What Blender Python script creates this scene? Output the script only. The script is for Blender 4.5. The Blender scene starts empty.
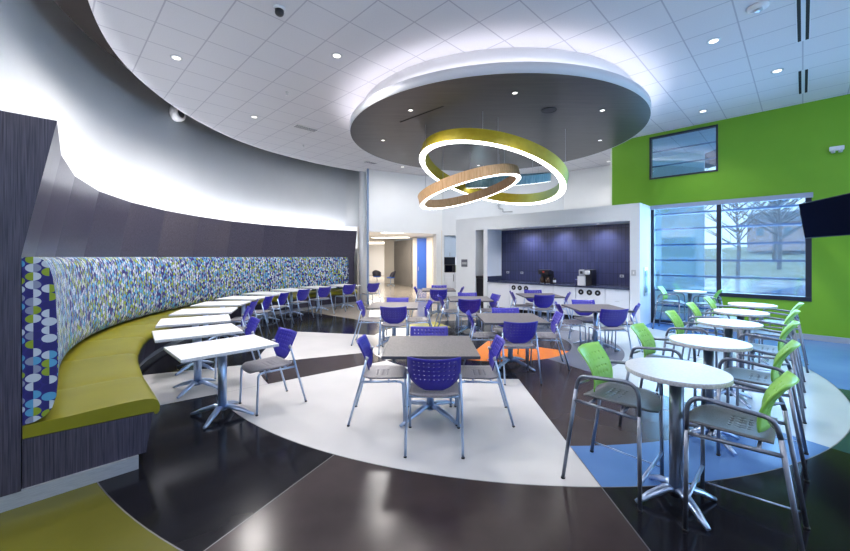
import bpy, math, random
from mathutils import Vector, Matrix
random.seed(4)
SC = bpy.context.scene
COL = SC.collection
PI = math.pi
S2 = math.sqrt(.5)

# ------------------------------------------------------------------ materials
def nmat(name):
    m = bpy.data.materials.new(name); m.use_nodes = True
    nt = m.node_tree
    return m, nt, nt.nodes['Principled BSDF']

def mat(name, col, rough=.5, metal=0, emit=None, es=0, spec=.5, coat=0, trans=0):
    m, nt, b = nmat(name)
    b.inputs['Base Color'].default_value = (*col, 1)
    b.inputs['Roughness'].default_value = rough
    b.inputs['Metallic'].default_value = metal
    b.inputs['Specular IOR Level'].default_value = spec
    b.inputs['Coat Weight'].default_value = coat
    b.inputs['Transmission Weight'].default_value = trans
    if emit:
        b.inputs['Emission Color'].default_value = (*emit, 1)
        b.inputs['Emission Strength'].default_value = es
    return m

def add(nt, typ, **kw):
    n = nt.nodes.new(typ)
    for k, v in kw.items(): setattr(n, k, v)
    return n

def math_(nt, op, a, b=None, c=None):
    n = add(nt, 'ShaderNodeMath', operation=op)
    for i, v in enumerate((a, b, c)):
        if v is None: continue
        if isinstance(v, (int, float)): n.inputs[i].default_value = v
        else: nt.links.new(v, n.inputs[i])
    return n.outputs[0]

def mixc(nt, fac, a, b):
    n = add(nt, 'ShaderNodeMix', data_type='RGBA')
    for s, v in ((n.inputs[0], fac), (n.inputs[6], a), (n.inputs[7], b)):
        if isinstance(v, tuple): s.default_value = (*v, 1)
        elif isinstance(v, (int, float)): s.default_value = v
        else: nt.links.new(v, s)
    return n.outputs[2]

def mottled(name, c1, c2, scale=(1, 1, 1), nscale=3, rough=.5, metal=0, spec=.5, detail=4, bump=0, coat=0, lo=.35, hi=.65):
    m, nt, b = nmat(name)
    tc = add(nt, 'ShaderNodeTexCoord'); mp = add(nt, 'ShaderNodeMapping')
    mp.inputs['Scale'].default_value = scale
    nz = add(nt, 'ShaderNodeTexNoise'); nz.inputs['Scale'].default_value = nscale; nz.inputs['Detail'].default_value = detail
    nt.links.new(tc.outputs['Object'], mp.inputs[0]); nt.links.new(mp.outputs[0], nz.inputs['Vector'])
    r = add(nt, 'ShaderNodeMapRange'); r.inputs[1].default_value = lo; r.inputs[2].default_value = hi
    nt.links.new(nz.outputs[0], r.inputs[0])
    nt.links.new(mixc(nt, r.outputs[0], c1, c2), b.inputs['Base Color'])
    b.inputs['Roughness'].default_value = rough; b.inputs['Metallic'].default_value = metal
    b.inputs['Specular IOR Level'].default_value = spec; b.inputs['Coat Weight'].default_value = coat
    if bump:
        bp = add(nt, 'ShaderNodeBump'); bp.inputs['Strength'].default_value = bump; bp.inputs['Distance'].default_value = .01
        nt.links.new(nz.outputs[0], bp.inputs['Height']); nt.links.new(bp.outputs[0], b.inputs['Normal'])
    return m

M = {}
M['metal'] = mottled('brushed_aluminium', (.40, .52, .74), (.46, .58, .80), (30, 30, 3), 8, .28, .85)
M['dark_metal'] = mottled('graphite_steel', (.20, .23, .30), (.25, .28, .35), (30, 30, 3), 8, .3, .8)
M['purple'] = mottled('purple_plastic', (.022, .017, .31), (.028, .021, .36), (1, 1, 1), 6, .38, 0)
M['lime'] = mottled('lime_plastic', (.27, .62, .10), (.31, .68, .13), (1, 1, 1), 6, .38, 0)
M['seat_grey'] = mottled('grey_speckled_seat', (.17, .165, .19), (.29, .28, .31), (1, 1, 1), 130, .35, 0, .5, 2)
M['seat_blue'] = mottled('blue_grey_seat', (.11, .115, .13), (.16, .17, .19), (1, 1, 1), 130, .42, 0, .5, 2)
M['laminate'] = mottled('grey_brown_laminate', (.075, .068, .074), (.165, .15, .155), (1, 1, 1), 90, .42, 0, .5, 4)
M['lam_edge'] = mat('dark_table_edge', (.06, .065, .09), .5)
M['white_lam'] = mottled('white_laminate', (.80, .81, .84), (.86, .87, .89), (1, 1, 1), 5, .3)
M['white_edge'] = mottled('speckled_white_edge', (.5, .52, .56), (.66, .68, .72), (1, 1, 1), 80, .5)
M['bar_top'] = mottled('pale_grey_laminate', (.66, .68, .71), (.74, .75, .78), (1, 1, 1), 60, .3)
M['white'] = mat('white_paint', (.78, .79, .82), .6)
M['wall_white'] = mottled('white_wall_paint', (.70, .74, .79), (.74, .78, .82), (1, 1, 1), 1.2, .7)
M['wall_teal'] = mottled('cool_white_wall_paint', (.80, .82, .84), (.83, .85, .87), (1, 1, 1), 1.2, .65)
M['wall_warm'] = mottled('warm_white_wall', (.72, .68, .62), (.76, .72, .66), (1, 1, 1), 1.2, .7)
M['wall_green'] = mottled('green_wall_paint', (.15, .37, .012), (.175, .41, .016), (1, 1, 1), .8, .55)
M['base_grey'] = mat('blue_grey_baseboard', (.30, .36, .45), .5)
M['kick'] = mottled('brushed_toe_kick', (.36, .38, .42), (.44, .46, .50), (2, 2, 40), 8, .4, .3)
M['wood'] = mottled('dark_wood_laminate', (.016, .015, .034), (.088, .080, .118), (110, 110, 2.2), 1.6, .30, 0, .5, 5, 0, 0, .32, .68)
M['olive_vinyl'] = mottled('olive_vinyl', (.19, .18, .005), (.22, .205, .008), (1, 1, 1), 3, .36)
M['black'] = mat('black_plastic', (.01, .01, .014), .3)
M['black_matte'] = mat('black_matte', (.008, .008, .01), .8)
M['frame'] = mat('dark_window_frame', (.012, .016, .035), .4)
M['grey_wall'] = mottled('grey_wall_paint', (.24, .235, .24), (.28, .27, .27), (1, 1, 1), 1, .7)
M['blue_door'] = mat('blue_paint', (.03, .12, .55), .45)
M['disk'] = mottled('dark_brushed_cloud', (.045, .040, .048), (.066, .060, .068), (.4, 6, 1), 3, .38, .25)
M['rim'] = mat('pale_rim', (.66, .68, .73), .5)
M['drum'] = mat('white_drum', (.9, .9, .91), .7)
M['chrome'] = mat('chrome', (.8, .82, .86), .12, 1)
M['counter'] = mottled('dark_blue_countertop', (.022, .03, .07), (.05, .06, .11), (1, 1, 1), 120, .25)
M['lamp'] = mat('lamp_glow', (1, 1, 1), .5, 0, (1, .95, .88), 1.3)
M['lamp_hot'] = mat('ring_lamp_glow', (1, 1, 1), .5, 0, (1, .99, .97), 4)
M['led_cool'] = mat('cove_led_glow', (1, 1, 1), .5, 0, (.97, .97, 1), 62)
M['led_disk'] = mat('cloud_led_glow', (1, 1, 1), .5, 0, (1, .94, 1.0), 4)
M['corr_led'] = mat('corridor_light_glow', (1, 1, 1), .5, 0, (1, .9, .74), 5)
M['brown_veneer'] = mottled('brown_wood_veneer', (.34, .20, .09), (.46, .29, .15), (12, 12, 1), 3, .5)
M['blue_veneer'] = mottled('teal_wood_veneer', (.14, .34, .45), (.30, .50, .58), (12, 12, 1), 3, .45)
M['silver'] = mat('silver_plastic', (.5, .52, .56), .3, .6)
M['glass_dark'] = mat('coffee_glass', (.05, .025, .015), .08)
M['screen'] = mat('tv_screen', (.004, .005, .012), .5, spec=0)
M['plaque'] = mat('grey_plaque', (.14, .15, .19), .5)
M['grass'] = mottled('lawn', (.16, .22, .12), (.34, .36, .24), (1, 1, 1), .5, .9)
M['road'] = mat('pale_road', (.60, .60, .64), .9)
M['bark'] = mat('bark', (.10, .075, .07), .9)
M['brick'] = mottled('red_house_wall', (.36, .25, .24), (.48, .34, .32), (1, 1, 1), 3, .9)
M['roof'] = mat('grey_roof', (.12, .12, .15), .9)
M['terrace'] = mat('terrace_paving', (.30, .36, .42), .7)
M['far_glass'] = mat('blue_facade_glass', (.12, .22, .32), .2, .1)
M['red'] = mat('red_light', (.5, .05, .03), .4)
M['louver'] = mat('blue_louver_metal', (.05, .10, .22), .4, .5)

# olive veneer of the big ring turning blue-green on one side
m, nt, b = nmat('olive_veneer')
tc = add(nt, 'ShaderNodeTexCoord'); sp = add(nt, 'ShaderNodeSeparateXYZ'); nt.links.new(tc.outputs['Object'], sp.inputs[0])
nz = add(nt, 'ShaderNodeTexNoise'); nz.inputs['Scale'].default_value = 9
nt.links.new(tc.outputs['Object'], nz.inputs['Vector'])
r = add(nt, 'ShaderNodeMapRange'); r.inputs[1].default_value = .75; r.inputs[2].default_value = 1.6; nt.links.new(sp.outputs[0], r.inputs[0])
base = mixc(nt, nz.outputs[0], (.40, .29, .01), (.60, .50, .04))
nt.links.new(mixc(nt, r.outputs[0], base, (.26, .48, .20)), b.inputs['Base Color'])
b.inputs['Roughness'].default_value = .45
M['olive_veneer'] = m

# acoustic ceiling tiles on a grid turned 45 degrees
m, nt, b = nmat('acoustic_ceiling_tiles')
tc = add(nt, 'ShaderNodeTexCoord'); sp = add(nt, 'ShaderNodeSeparateXYZ'); nt.links.new(tc.outputs['Object'], sp.inputs[0])
u = math_(nt, 'MULTIPLY', math_(nt, 'ADD', sp.outputs[0], sp.outputs[1]), S2)
v = math_(nt, 'MULTIPLY', math_(nt, 'SUBTRACT', sp.outputs[0], sp.outputs[1]), S2)
def gridline(c, ph, w=.018, p=.61):
    f = math_(nt, 'FRACT', math_(nt, 'ADD', math_(nt, 'DIVIDE', math_(nt, 'ADD', c, ph + w / 2), p), 50))
    return math_(nt, 'LESS_THAN', f, w / p)
g = math_(nt, 'MAXIMUM', gridline(u, .20), gridline(v, 0.0))
nz = add(nt, 'ShaderNodeTexNoise'); nz.inputs['Scale'].default_value = 60; nt.links.new(tc.outputs['Object'], nz.inputs['Vector'])
t = mixc(nt, nz.outputs[0], (.61, .61, .65), (.70, .70, .74))
nt.links.new(mixc(nt, g, t, (.44, .44, .50)), b.inputs['Base Color'])
b.inputs['Roughness'].default_value = .8
M['tiles'] = m

# stacked vertical wall tile
m, nt, b = nmat('navy_stacked_tile')
tc = add(nt, 'ShaderNodeTexCoord'); sp = add(nt, 'ShaderNodeSeparateXYZ'); nt.links.new(tc.outputs['Object'], sp.inputs[0])
v = math_(nt, 'MULTIPLY', math_(nt, 'SUBTRACT', sp.outputs[0], sp.outputs[1]), S2)
def gl(c, p, w):
    return math_(nt, 'LESS_THAN', math_(nt, 'FRACT', math_(nt, 'ADD', math_(nt, 'DIVIDE', c, p), 90)), w / p)
g = math_(nt, 'MAXIMUM', gl(v, .1, .008), gl(sp.outputs[2], .305, .008))
vx = add(nt, 'ShaderNodeCombineXYZ')
nt.links.new(math_(nt, 'FLOOR', math_(nt, 'DIVIDE', v, .1)), vx.inputs[0]); nt.links.new(math_(nt, 'FLOOR', math_(nt, 'DIVIDE', sp.outputs[2], .305)), vx.inputs[1])
wn = add(nt, 'ShaderNodeTexWhiteNoise'); nt.links.new(vx.outputs[0], wn.inputs[0])
t = mixc(nt, wn.outputs[0], (.034, .040, .105), (.046, .053, .13))
nt.links.new(mixc(nt, g, t, (.012, .012, .03)), b.inputs['Base Color'])
b.inputs['Roughness'].default_value = .22
M['tile'] = m

# banquette fabric: columns of split dots, UV in metres
m, nt, b = nmat('split_dot_fabric')
uvn = add(nt, 'ShaderNodeUVMap'); sp = add(nt, 'ShaderNodeSeparateXYZ'); nt.links.new(uvn.outputs[0], sp.inputs[0])
cx, cy = .078, .058
U = math_(nt, 'DIVIDE', sp.outputs[0], cx); V0 = math_(nt, 'DIVIDE', sp.outputs[1], cy)
ci = math_(nt, 'FLOOR', U)
V = math_(nt, 'ADD', V0, math_(nt, 'MULTIPLY', ci, .5))
cj = math_(nt, 'FLOOR', V)
fu = math_(nt, 'SUBTRACT', math_(nt, 'FRACT', U), .5); fv = math_(nt, 'SUBTRACT', math_(nt, 'FRACT', V), .5)
d2 = math_(nt, 'ADD', math_(nt, 'MULTIPLY', fu, fu), math_(nt, 'MULTIPLY', fv, fv))
inside = math_(nt, 'LESS_THAN', d2, .25)
half = math_(nt, 'GREATER_THAN', fu, 0)
cmb = add(nt, 'ShaderNodeCombineXYZ'); nt.links.new(ci, cmb.inputs[0]); nt.links.new(cj, cmb.inputs[1]); nt.links.new(half, cmb.inputs[2])
wn = add(nt, 'ShaderNodeTexWhiteNoise'); nt.links.new(cmb.outputs[0], wn.inputs[0])
cr = add(nt, 'ShaderNodeValToRGB'); cr.color_ramp.interpolation = 'CONSTANT'
cols = [(0, (.50, .54, .60)), (.22, (.08, .30, .50)), (.44, (.24, .32, .015)), (.62, (.014, .011, .13)), (.84, (.22, .24, .34))]
while len(cr.color_ramp.elements) < len(cols): cr.color_ramp.elements.new(.5)
for e, (p, c) in zip(cr.color_ramp.elements, cols): e.position = p; e.color = (*c, 1)
nt.links.new(wn.outputs[0], cr.inputs[0])
nt.links.new(mixc(nt, inside, (.018, .014, .16), cr.outputs[0]), b.inputs['Base Color'])
b.inputs['Roughness'].default_value = .7
M['fabric'] = m

def glass_mat(name, tint, gl=.12):
    m = bpy.data.materials.new(name); m.use_nodes = True; nt = m.node_tree
    nt.nodes.clear()
    o = add(nt, 'ShaderNodeOutputMaterial'); mx = add(nt, 'ShaderNodeMixShader')
    t = add(nt, 'ShaderNodeBsdfTransparent'); t.inputs[0].default_value = (*tint, 1)
    g = add(nt, 'ShaderNodeBsdfGlossy'); g.inputs['Roughness'].default_value = .02; g.inputs[0].default_value = (.9, .95, 1, 1)
    mx.inputs[0].default_value = gl
    nt.links.new(t.outputs[0], mx.inputs[1]); nt.links.new(g.outputs[0], mx.inputs[2]); nt.links.new(mx.outputs[0], o.inputs[0])
    return m
M['glass'] = glass_mat('window_glass', (.74, .87, .97), .14)

def concrete(name, c1, c2, rough=.13):
    return mottled(name, c1, c2, (1, 1, 1), .9, rough, 0, (.5 if c1[0] > .3 else .12 if c1[0] < .02 else .22), 6, 0, 0, .3, .7)
FLOORM = {
 'white': concrete('white_polished_concrete', (.55, .545, .55), (.64, .63, .63), .2),
 'pale': concrete('pale_blue_polished_concrete', (.40, .50, .58), (.48, .57, .65), .2),
 'blue': concrete('blue_polished_concrete', (.07, .17, .42), (.11, .23, .50), .16),
 'brown': concrete('brown_polished_concrete', (.022, .016, .018), (.06, .046, .046), .2),
 'black': concrete('black_polished_concrete', (.006, .006, .009), (.012, .012, .016), .13),
 'olive': concrete('olive_polished_concrete', (.085, .082, .010), (.135, .13, .018), .22),
 'orange': concrete('orange_polished_concrete', (.62, .17, .02), (.72, .22, .03), .2),
 'yellow': concrete('yellow_polished_concrete', (.34, .33, .05), (.42, .40, .08), .2),
 'lav': concrete('lavender_polished_concrete', (.10, .115, .17), (.14, .16, .21), .16),
 'tan': concrete('tan_polished_concrete', (.26, .23, .20), (.34, .31, .27), .16),
 'teal': concrete('dark_concrete_green_reflection', (.012, .045, .05), (.025, .07, .07), .16),  # dark concrete with the green wall's reflection put into its colour
}

# ------------------------------------------------------------------ mesh builder
class MB:
    def __init__(s): s.v = []; s.f = []; s.uv = {}; s.mi = {}; s.sm = {}
    def face(s, idx, uv=None, mi=0, smooth=False):
        s.f.append(tuple(idx)); k = len(s.f) - 1
        if uv: s.uv[k] = uv
        s.mi[k] = mi; s.sm[k] = smooth
    def box(s, x0, x1, y0, y1, z0, z1, mi=0, T=None):
        b = len(s.v)
        for z in (z0, z1):
            for x, y in ((x0, y0), (x1, y0), (x1, y1), (x0, y1)):
                p = Vector((x, y, z)); s.v.append(T @ p if T else p)
        for q in ((0, 3, 2, 1), (4, 5, 6, 7), (0, 1, 5, 4), (1, 2, 6, 5), (2, 3, 7, 6), (3, 0, 4, 7)):
            s.face([b + i for i in q], mi=mi)
        return s
    def prism(s, pts, z0, z1, mi=0, mi_side=None, mi_top=None):
        b = len(s.v); n = len(pts)
        for z in (z0, z1):
            for p in pts: s.v.append(Vector((p[0], p[1], z)))
        s.face([b + i for i in range(n)][::-1], mi=mi)
        s.face([b + n + i for i in range(n)], mi=mi if mi_top is None else mi_top)
        for i in range(n):
            j = (i + 1) % n
            s.face((b + i, b + j, b + n + j, b + n + i), mi=mi if mi_side is None else mi_side, smooth=n > 20)
        return s
    def disc(s, c, r, z0, z1, n=40, mi=0, mi_side=None, mi_top=None):
        return s.prism([(c[0] + r * math.cos(2 * PI * i / n), c[1] + r * math.sin(2 * PI * i / n)) for i in range(n)], z0, z1, mi, mi_side, mi_top)
    def tube(s, pts, r, n=10, mi=0, flat=1.0, caps=True):
        pts = [Vector(p) for p in pts]; m = len(pts)
        rs = r if isinstance(r, (list, tuple)) else [r] * m
        up = None; rings = []
        for i in range(m):
            t = (pts[min(i + 1, m - 1)] - pts[max(i - 1, 0)]).normalized()
            if up is None:
                up = Vector((0, 0, 1)) if abs(t.z) < .9 else Vector((0, 1, 0))
            sx = t.cross(up)
            if sx.length < 1e-5: sx = t.cross(Vector((1, 0, 0)))
            sx.normalize(); up = sx.cross(t).normalized()
            b = len(s.v)
            for k in range(n):
                a = 2 * PI * k / n
                s.v.append(pts[i] + sx * (rs[i] * math.cos(a)) + up * (rs[i] * flat * math.sin(a)))
            rings.append(b)
        for a, b in zip(rings, rings[1:]):
            for k in range(n):
                j = (k + 1) % n
                s.face((a + k, a + j, b + j, b + k), mi=mi, smooth=True)
        if caps:
            s.face([rings[0] + k for k in range(n)][::-1], mi=mi); s.face([rings[-1] + k for k in range(n)], mi=mi)
        return s
    def lathe(s, prof, n=28, mi=0, c=(0, 0, 0)):
        rings = []
        for r, z in prof:
            b = len(s.v)
            for k in range(n):
                a = 2 * PI * k / n; s.v.append(Vector((c[0] + r * math.cos(a), c[1] + r * math.sin(a), c[2] + z)))
            rings.append(b)
        for a, b in zip(rings, rings[1:]):
            for k in range(n):
                j = (k + 1) % n; s.face((a + k, a + j, b + j, b + k), mi=mi, smooth=True)
        s.face([rings[0] + k for k in range(n)][::-1], mi=mi); s.face([rings[-1] + k for k in range(n)], mi=mi)
        return s
    def build(s, name, mats, parent=None, bevel=0, solid=0, autosmooth=False):
        me = bpy.data.meshes.new(name)
        me.from_pydata([tuple(p) for p in s.v], [], s.f)
        if not isinstance(mats, (list, tuple)): mats = [mats]
        for m_ in mats: me.materials.append(m_)
        for k, p in enumerate(me.polygons):
            p.material_index = s.mi.get(k, 0); p.use_smooth = s.sm.get(k, False)
        if s.uv:
            l = me.uv_layers.new(name='UVMap')
            for k, p in enumerate(me.polygons):
                if k in s.uv:
                    for li, c in zip(p.loop_indices, s.uv[k]): l.data[li].uv = c
        me.update()
        o = bpy.data.objects.new(name, me); COL.objects.link(o)
        if parent: o.parent = parent
        if solid:
            md = o.modifiers.new('thickness', 'SOLIDIFY'); md.thickness = solid; md.offset = 0
        if bevel:
            md = o.modifiers.new('bevel', 'BEVEL'); md.width = bevel; md.segments = 2; md.limit_method = 'ANGLE'
        return o

def fillet(pts, r, n=5):
    pts = [Vector(p) for p in pts]; out = [pts[0]]
    rr = r if isinstance(r, (list, tuple)) else [r] * len(pts)
    for a, b, c, r_ in zip(pts, pts[1:], pts[2:], rr):
        d1 = (a - b); d2 = (c - b); q = min(r_, d1.length * .49, d2.length * .49)
        p1 = b + d1.normalized() * q; p2 = b + d2.normalized() * q
        for i in range(n + 1):
            t = i / n; out.append(p1 * (1 - t) ** 2 + b * 2 * t * (1 - t) + p2 * t * t)
    out.append(pts[-1]); return out

def tag(o, label=None, cat=None, group=None, kind=None):
    if label: o['label'] = label
    if cat: o['category'] = cat
    if group: o['group'] = group
    if kind: o['kind'] = kind
    return o
def struct(o): o['kind'] = 'structure'; return o
def thing(name, label, cat, loc=(0, 0, 0), rz=0, group=None):
    o = bpy.data.objects.new(name, None); COL.objects.link(o)
    o.location = loc; o.rotation_euler = (0, 0, rz); o.empty_display_size = .1
    return tag(o, label, cat, group)
def dup(root, loc, rz, label, group=None):
    r = root.copy(); COL.objects.link(r); r.location = loc; r.rotation_euler = (0, 0, rz)
    r['label'] = label
    if group: r['group'] = group
    for ch in list(root.children):
        c = ch.copy(); COL.objects.link(c); c.parent = r
        for g_ in ch.children:
            d = g_.copy(); COL.objects.link(d); d.parent = c
    return r

def line_pts(n): return [i / n for i in range(n + 1)]
def merge_lines(a, b):
    out = sorted(set(round(x, 5) for x in a + b)); res = [out[0]]
    for x in out[1:]:
        if x - res[-1] > 1e-4: res.append(x)
    return res

def shell(pos, hu, hv, hole_w, hole_h, keep=lambda u, v: True, nu=10, nv=8):
    """a curved sheet over u,v in 0..1 with rows of small holes at (hu x hv)"""
    ul = merge_lines(line_pts(nu), [c + d for c in hu for d in (-hole_w / 2, hole_w / 2)])
    vl = merge_lines(line_pts(nv), [c + d for c in hv for d in (-hole_h / 2, hole_h / 2)])
    # drop the even grid lines that fall inside a hole
    ul = [x for x in ul if not any(abs(x - c) < hole_w / 2 - 1e-4 for c in hu)]
    vl = [x for x in vl if not any(abs(x - c) < hole_h / 2 - 1e-4 for c in hv)]
    mb = MB(); W = len(ul)
    for v in vl:
        for u in ul: mb.v.append(Vector(pos(u, v)))
    for j in range(len(vl) - 1):
        for i in range(W - 1):
            um, vm = (ul[i] + ul[i + 1]) / 2, (vl[j] + vl[j + 1]) / 2
            if any(abs(um - c) < hole_w / 2 for c in hu) and any(abs(vm - c) < hole_h / 2 for c in hv) and keep(um, vm): continue
            a = j * W + i
            mb.face((a, a + 1, a + W + 1, a + W), smooth=True)
    return mb

# ------------------------------------------------------------------ camera (eye 1.67 m up, 16 mm lens held level)
cam = bpy.data.objects.new('camera', bpy.data.cameras.new('camera')); COL.objects.link(cam)
cam.location = (0, 0, 1.67); cam.rotation_euler = (PI / 2, 0, 0)
cam.data.sensor_width = 36; cam.data.lens = 16.0; cam.data.shift_y = -18.5 / 850; cam.data.clip_start = .02; cam.data.clip_end = 300
SC.camera = cam

# ------------------------------------------------------------------ floor: rings and sectors of polished concrete
FC = (1.28, 7.58)
RINGS = [0, 1.55, 2.41, 4.24, 4.84, 6.05, 9.0, 30]
ANG = [-180, -157, -142, -115, -90, -62, -35, -12, 35, 75, 115, 141, 168, 180]
def floor_colour(ri, a):
    s = next(i for i in range(len(ANG) - 1) if ANG[i] <= a < ANG[i + 1]); lo = ANG[s]
    if ri == 0: return 'orange' if lo in (-115, -90, -62) else 'brown' if lo in (-35, -12) else 'black'
    if ri == 1:
        if lo in (-142, -115): return 'black'
        if lo == -90: return 'brown'
        if lo in (-62, -35, -12, 35): return 'lav'
        if lo in (115,): return 'yellow'
        if lo == 75: return 'black'
        return 'white'
    t = {
     -115: ['white', 'white', 'brown', 'brown', 'brown'],
     -142: ['white', 'white', 'black', 'olive', 'olive'],
     -157: ['brown', 'white', 'white', 'black', 'black'],
     -180: ['white', 'black', 'black', 'black', 'black'],
     168: ['white', 'black', 'black', 'black', 'black'],
     141: ['black', 'black', 'black', 'black', 'black'],
     115: ['tan', 'tan', 'tan', 'tan', 'tan'],
     75: ['tan', 'tan', 'tan', 'tan', 'tan'],
     35: ['lav', 'pale', 'pale', 'pale', 'pale'],
     -12: ['pale', 'blue', 'blue', 'blue', 'blue'],
     -35: ['pale', 'pale', 'blue', 'pale', 'pale'],
     -62: ['pale', 'pale', 'teal', 'pale', 'pale'],
     -90: ['brown', 'blue', 'black', 'black', 'black']}
    return t[lo][ri - 2]
keys = list(FLOORM)
mb = MB(); angs = []
for a, b_ in zip(ANG, ANG[1:]):
    n = max(1, round((b_ - a) / 1.5))
    angs += [a + (b_ - a) * i / n for i in range(n)]
N = len(angs); mb.v.append(Vector((FC[0], FC[1], 0)))
for r_ in RINGS[1:]:
    for a in angs: mb.v.append(Vector((FC[0] + r_ * math.cos(math.radians(a)), FC[1] + r_ * math.sin(math.radians(a)), 0)))
for ri in range(len(RINGS) - 1):
    for k in range(N):
        j = (k + 1) % N; c = keys.index(floor_colour(ri, angs[k] + .01))
        if ri == 0: mb.face((0, 1 + k, 1 + j), mi=c)
        else:
            o0 = 1 + (ri - 1) * N; o1 = 1 + ri * N
            mb.face((o0 + k, o1 + k, o1 + j, o0 + j), mi=c)
struct(mb.build('floor', [FLOORM[k] for k in keys]))
# thin zinc divider strips let into the joints
mb = MB()
def strip_arc(r_, a0, a1, w=.004):
    n = max(2, int((a1 - a0) / 1.5)); z = .0012
    for i in range(n):
        q = [math.radians(a0 + (a1 - a0) * (i + e) / n) for e in (0, 1)]
        b0 = len(mb.v)
        for rr, aa in ((r_ - w, q[0]), (r_ + w, q[0]), (r_ + w, q[1]), (r_ - w, q[1])):
            mb.v.append(Vector((FC[0] + rr * math.cos(aa), FC[1] + rr * math.sin(aa), z)))
        mb.face((b0, b0 + 1, b0 + 2, b0 + 3))
def strip_ray(a, r0, r1, w=.004):
    a = math.radians(a); d = Vector((math.cos(a), math.sin(a), 0)); p = Vector((-d.y, d.x, 0)) * w; c = Vector((FC[0], FC[1], .0012)); b0 = len(mb.v)
    mb.v += [c + d * r0 - p, c + d * r1 - p, c + d * r1 + p, c + d * r0 + p]; mb.face((b0, b0 + 1, b0 + 2, b0 + 3))
strip_arc(4.84, -142, 0); strip_arc(6.05, -142, -115)
strip_ray(-115, 4.84, 9); strip_ray(-90, 4.24, 9); strip_ray(-142, 2.41, 6.05)
struct(mb.build('trim_1', mat('zinc_divider', (.14, .14, .15), .4, .6)))

# ------------------------------------------------------------------ the curved wall line
TOP = [(-2.60, 2.67), (-3.42, 3.55), (-4.15, 4.48), (-4.75, 5.52), (-5.14, 6.64), (-5.34, 7.93), (-5.32, 8.95), (-5.2, 9.92), (-4.85, 10.95), (-4.33, 11.85), (-3.55, 12.9), (-2.5, 13.88)]
def catmull(P, n=24):
    P = [Vector((*p, 0)) for p in P]; Q = [P[0] * 2 - P[1]] + P + [P[-1] * 2 - P[-2]]; out = []
    for i in range(1, len(Q) - 2):
        for k in range(n):
            t = k / n; a, b_, c, d = Q[i - 1], Q[i], Q[i + 1], Q[i + 2]
            out.append(.5 * ((2 * b_) + (c - a) * t + (2 * a - 5 * b_ + 4 * c - d) * t * t + (3 * b_ - a - 3 * c + d) * t ** 3))
    out.append(P[-1]); return out
DENSE = catmull(TOP)
# smooth the dense line, ends kept
for _ in range(60):
    DENSE = [DENSE[0]] + [(DENSE[i - 1] + DENSE[i] * 2 + DENSE[i + 1]) / 4 for i in range(1, len(DENSE) - 1)] + [DENSE[-1]]
CUM = [0]
for a, b_ in zip(DENSE, DENSE[1:]): CUM.append(CUM[-1] + (b_ - a).length)
LEN = CUM[-1]
def on(s):
    s_ = min(max(s, 0), LEN)
    import bisect
    i = min(max(bisect.bisect_right(CUM, s_) - 1, 0), len(DENSE) - 2)
    t = (s_ - CUM[i]) / (CUM[i + 1] - CUM[i])
    p = DENSE[i].lerp(DENSE[i + 1], t)
    i0, i1 = max(i - 4, 0), min(i + 5, len(DENSE) - 1)
    d = (DENSE[i1] - DENSE[i0]).normalized()
    if s_ < 1.0: d = (d * s_ + Vector((-S2, S2, 0)) * (1 - s_)).normalized()
    nrm = Vector((d.y, -d.x, 0))        # to the room side (right of travel)
    return p + d * (s - s_), d, nrm
def cpt(s, n, z=0):
    p, d, nr = on(s); q = p + nr * n; return Vector((q.x, q.y, z))

def sweep(prof, ss, closed=True, caps=True, uv=False, smooth=True, mod=None):
    mb = MB(); m_ = len(prof); L = [0]
    for a, b_ in zip(prof, prof[1:] + prof[:1]): L.append(L[-1] + math.hypot(a[0] - b_[0], a[1] - b_[1]))
    for s in ss:
        for k, (n, z) in enumerate(prof):
            dn, dz = mod(s, k) if mod else (0, 0)
            mb.v.append(cpt(s, n + dn, z + dz))
    for i in range(len(ss) - 1):
        for k in range(m_ if closed else m_ - 1):
            j = (k + 1) % m_; a = i * m_; b_ = a + m_
            UV = [(ss[i], L[k]), (ss[i], L[k + 1]), (ss[i + 1], L[k + 1]), (ss[i + 1], L[k])] if uv else None
            mb.face((a + k, a + j, b_ + j, b_ + k), uv=UV, smooth=smooth)
    if caps and closed:
        mb.face([k for k in range(m_)][::-1], uv=[(prof[k][0], prof[k][1]) for k in range(m_)][::-1] if uv else None)
        b_ = (len(ss) - 1) * m_
        mb.face([b_ + k for k in range(m_)], uv=[(prof[k][0], prof[k][1]) for k in range(m_)] if uv else None)
    return mb
def arange(a, b_, st):
    n = max(1, round((b_ - a) / st)); return [a + (b_ - a) * i / n for i in range(n + 1)]

# plaster wall behind the cove
wl = [cpt(s, -.62) for s in arange(0, LEN, .2)]
wl = [Vector((-3.3, -3.2, 0)), Vector((-3.3, 1.6, 0)), Vector((-3.3, 1.9, 0))] + wl + [Vector((-2.2, 14.35, 0))]
mb = MB()
for p in wl: mb.v += [Vector((p.x, p.y, 0)), Vector((p.x, p.y, 5.6))]
for i in range(len(wl) - 1): mb.face((2 * i, 2 * i + 1, 2 * i + 3, 2 * i + 2), smooth=i > 1)
o = mb.build('wall_left', M['wall_teal']); struct(o); md = o.modifiers.new('t', 'SOLIDIFY'); md.thickness = .12; md.offset = 1
# slanted wainscot of 1.2 m wide panels
ss = arange(0, LEN, 1.2)
o = sweep([(0, 2.625), (-.174, 1.667), (-.174, 0), (-.22, 0), (-.22, 1.667), (-.15, 2.30), (-.15, 2.625)], ss, smooth=False).build('trim_2', M['wood']); struct(o)
for s in ss[1:-1]:
    pass
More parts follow.
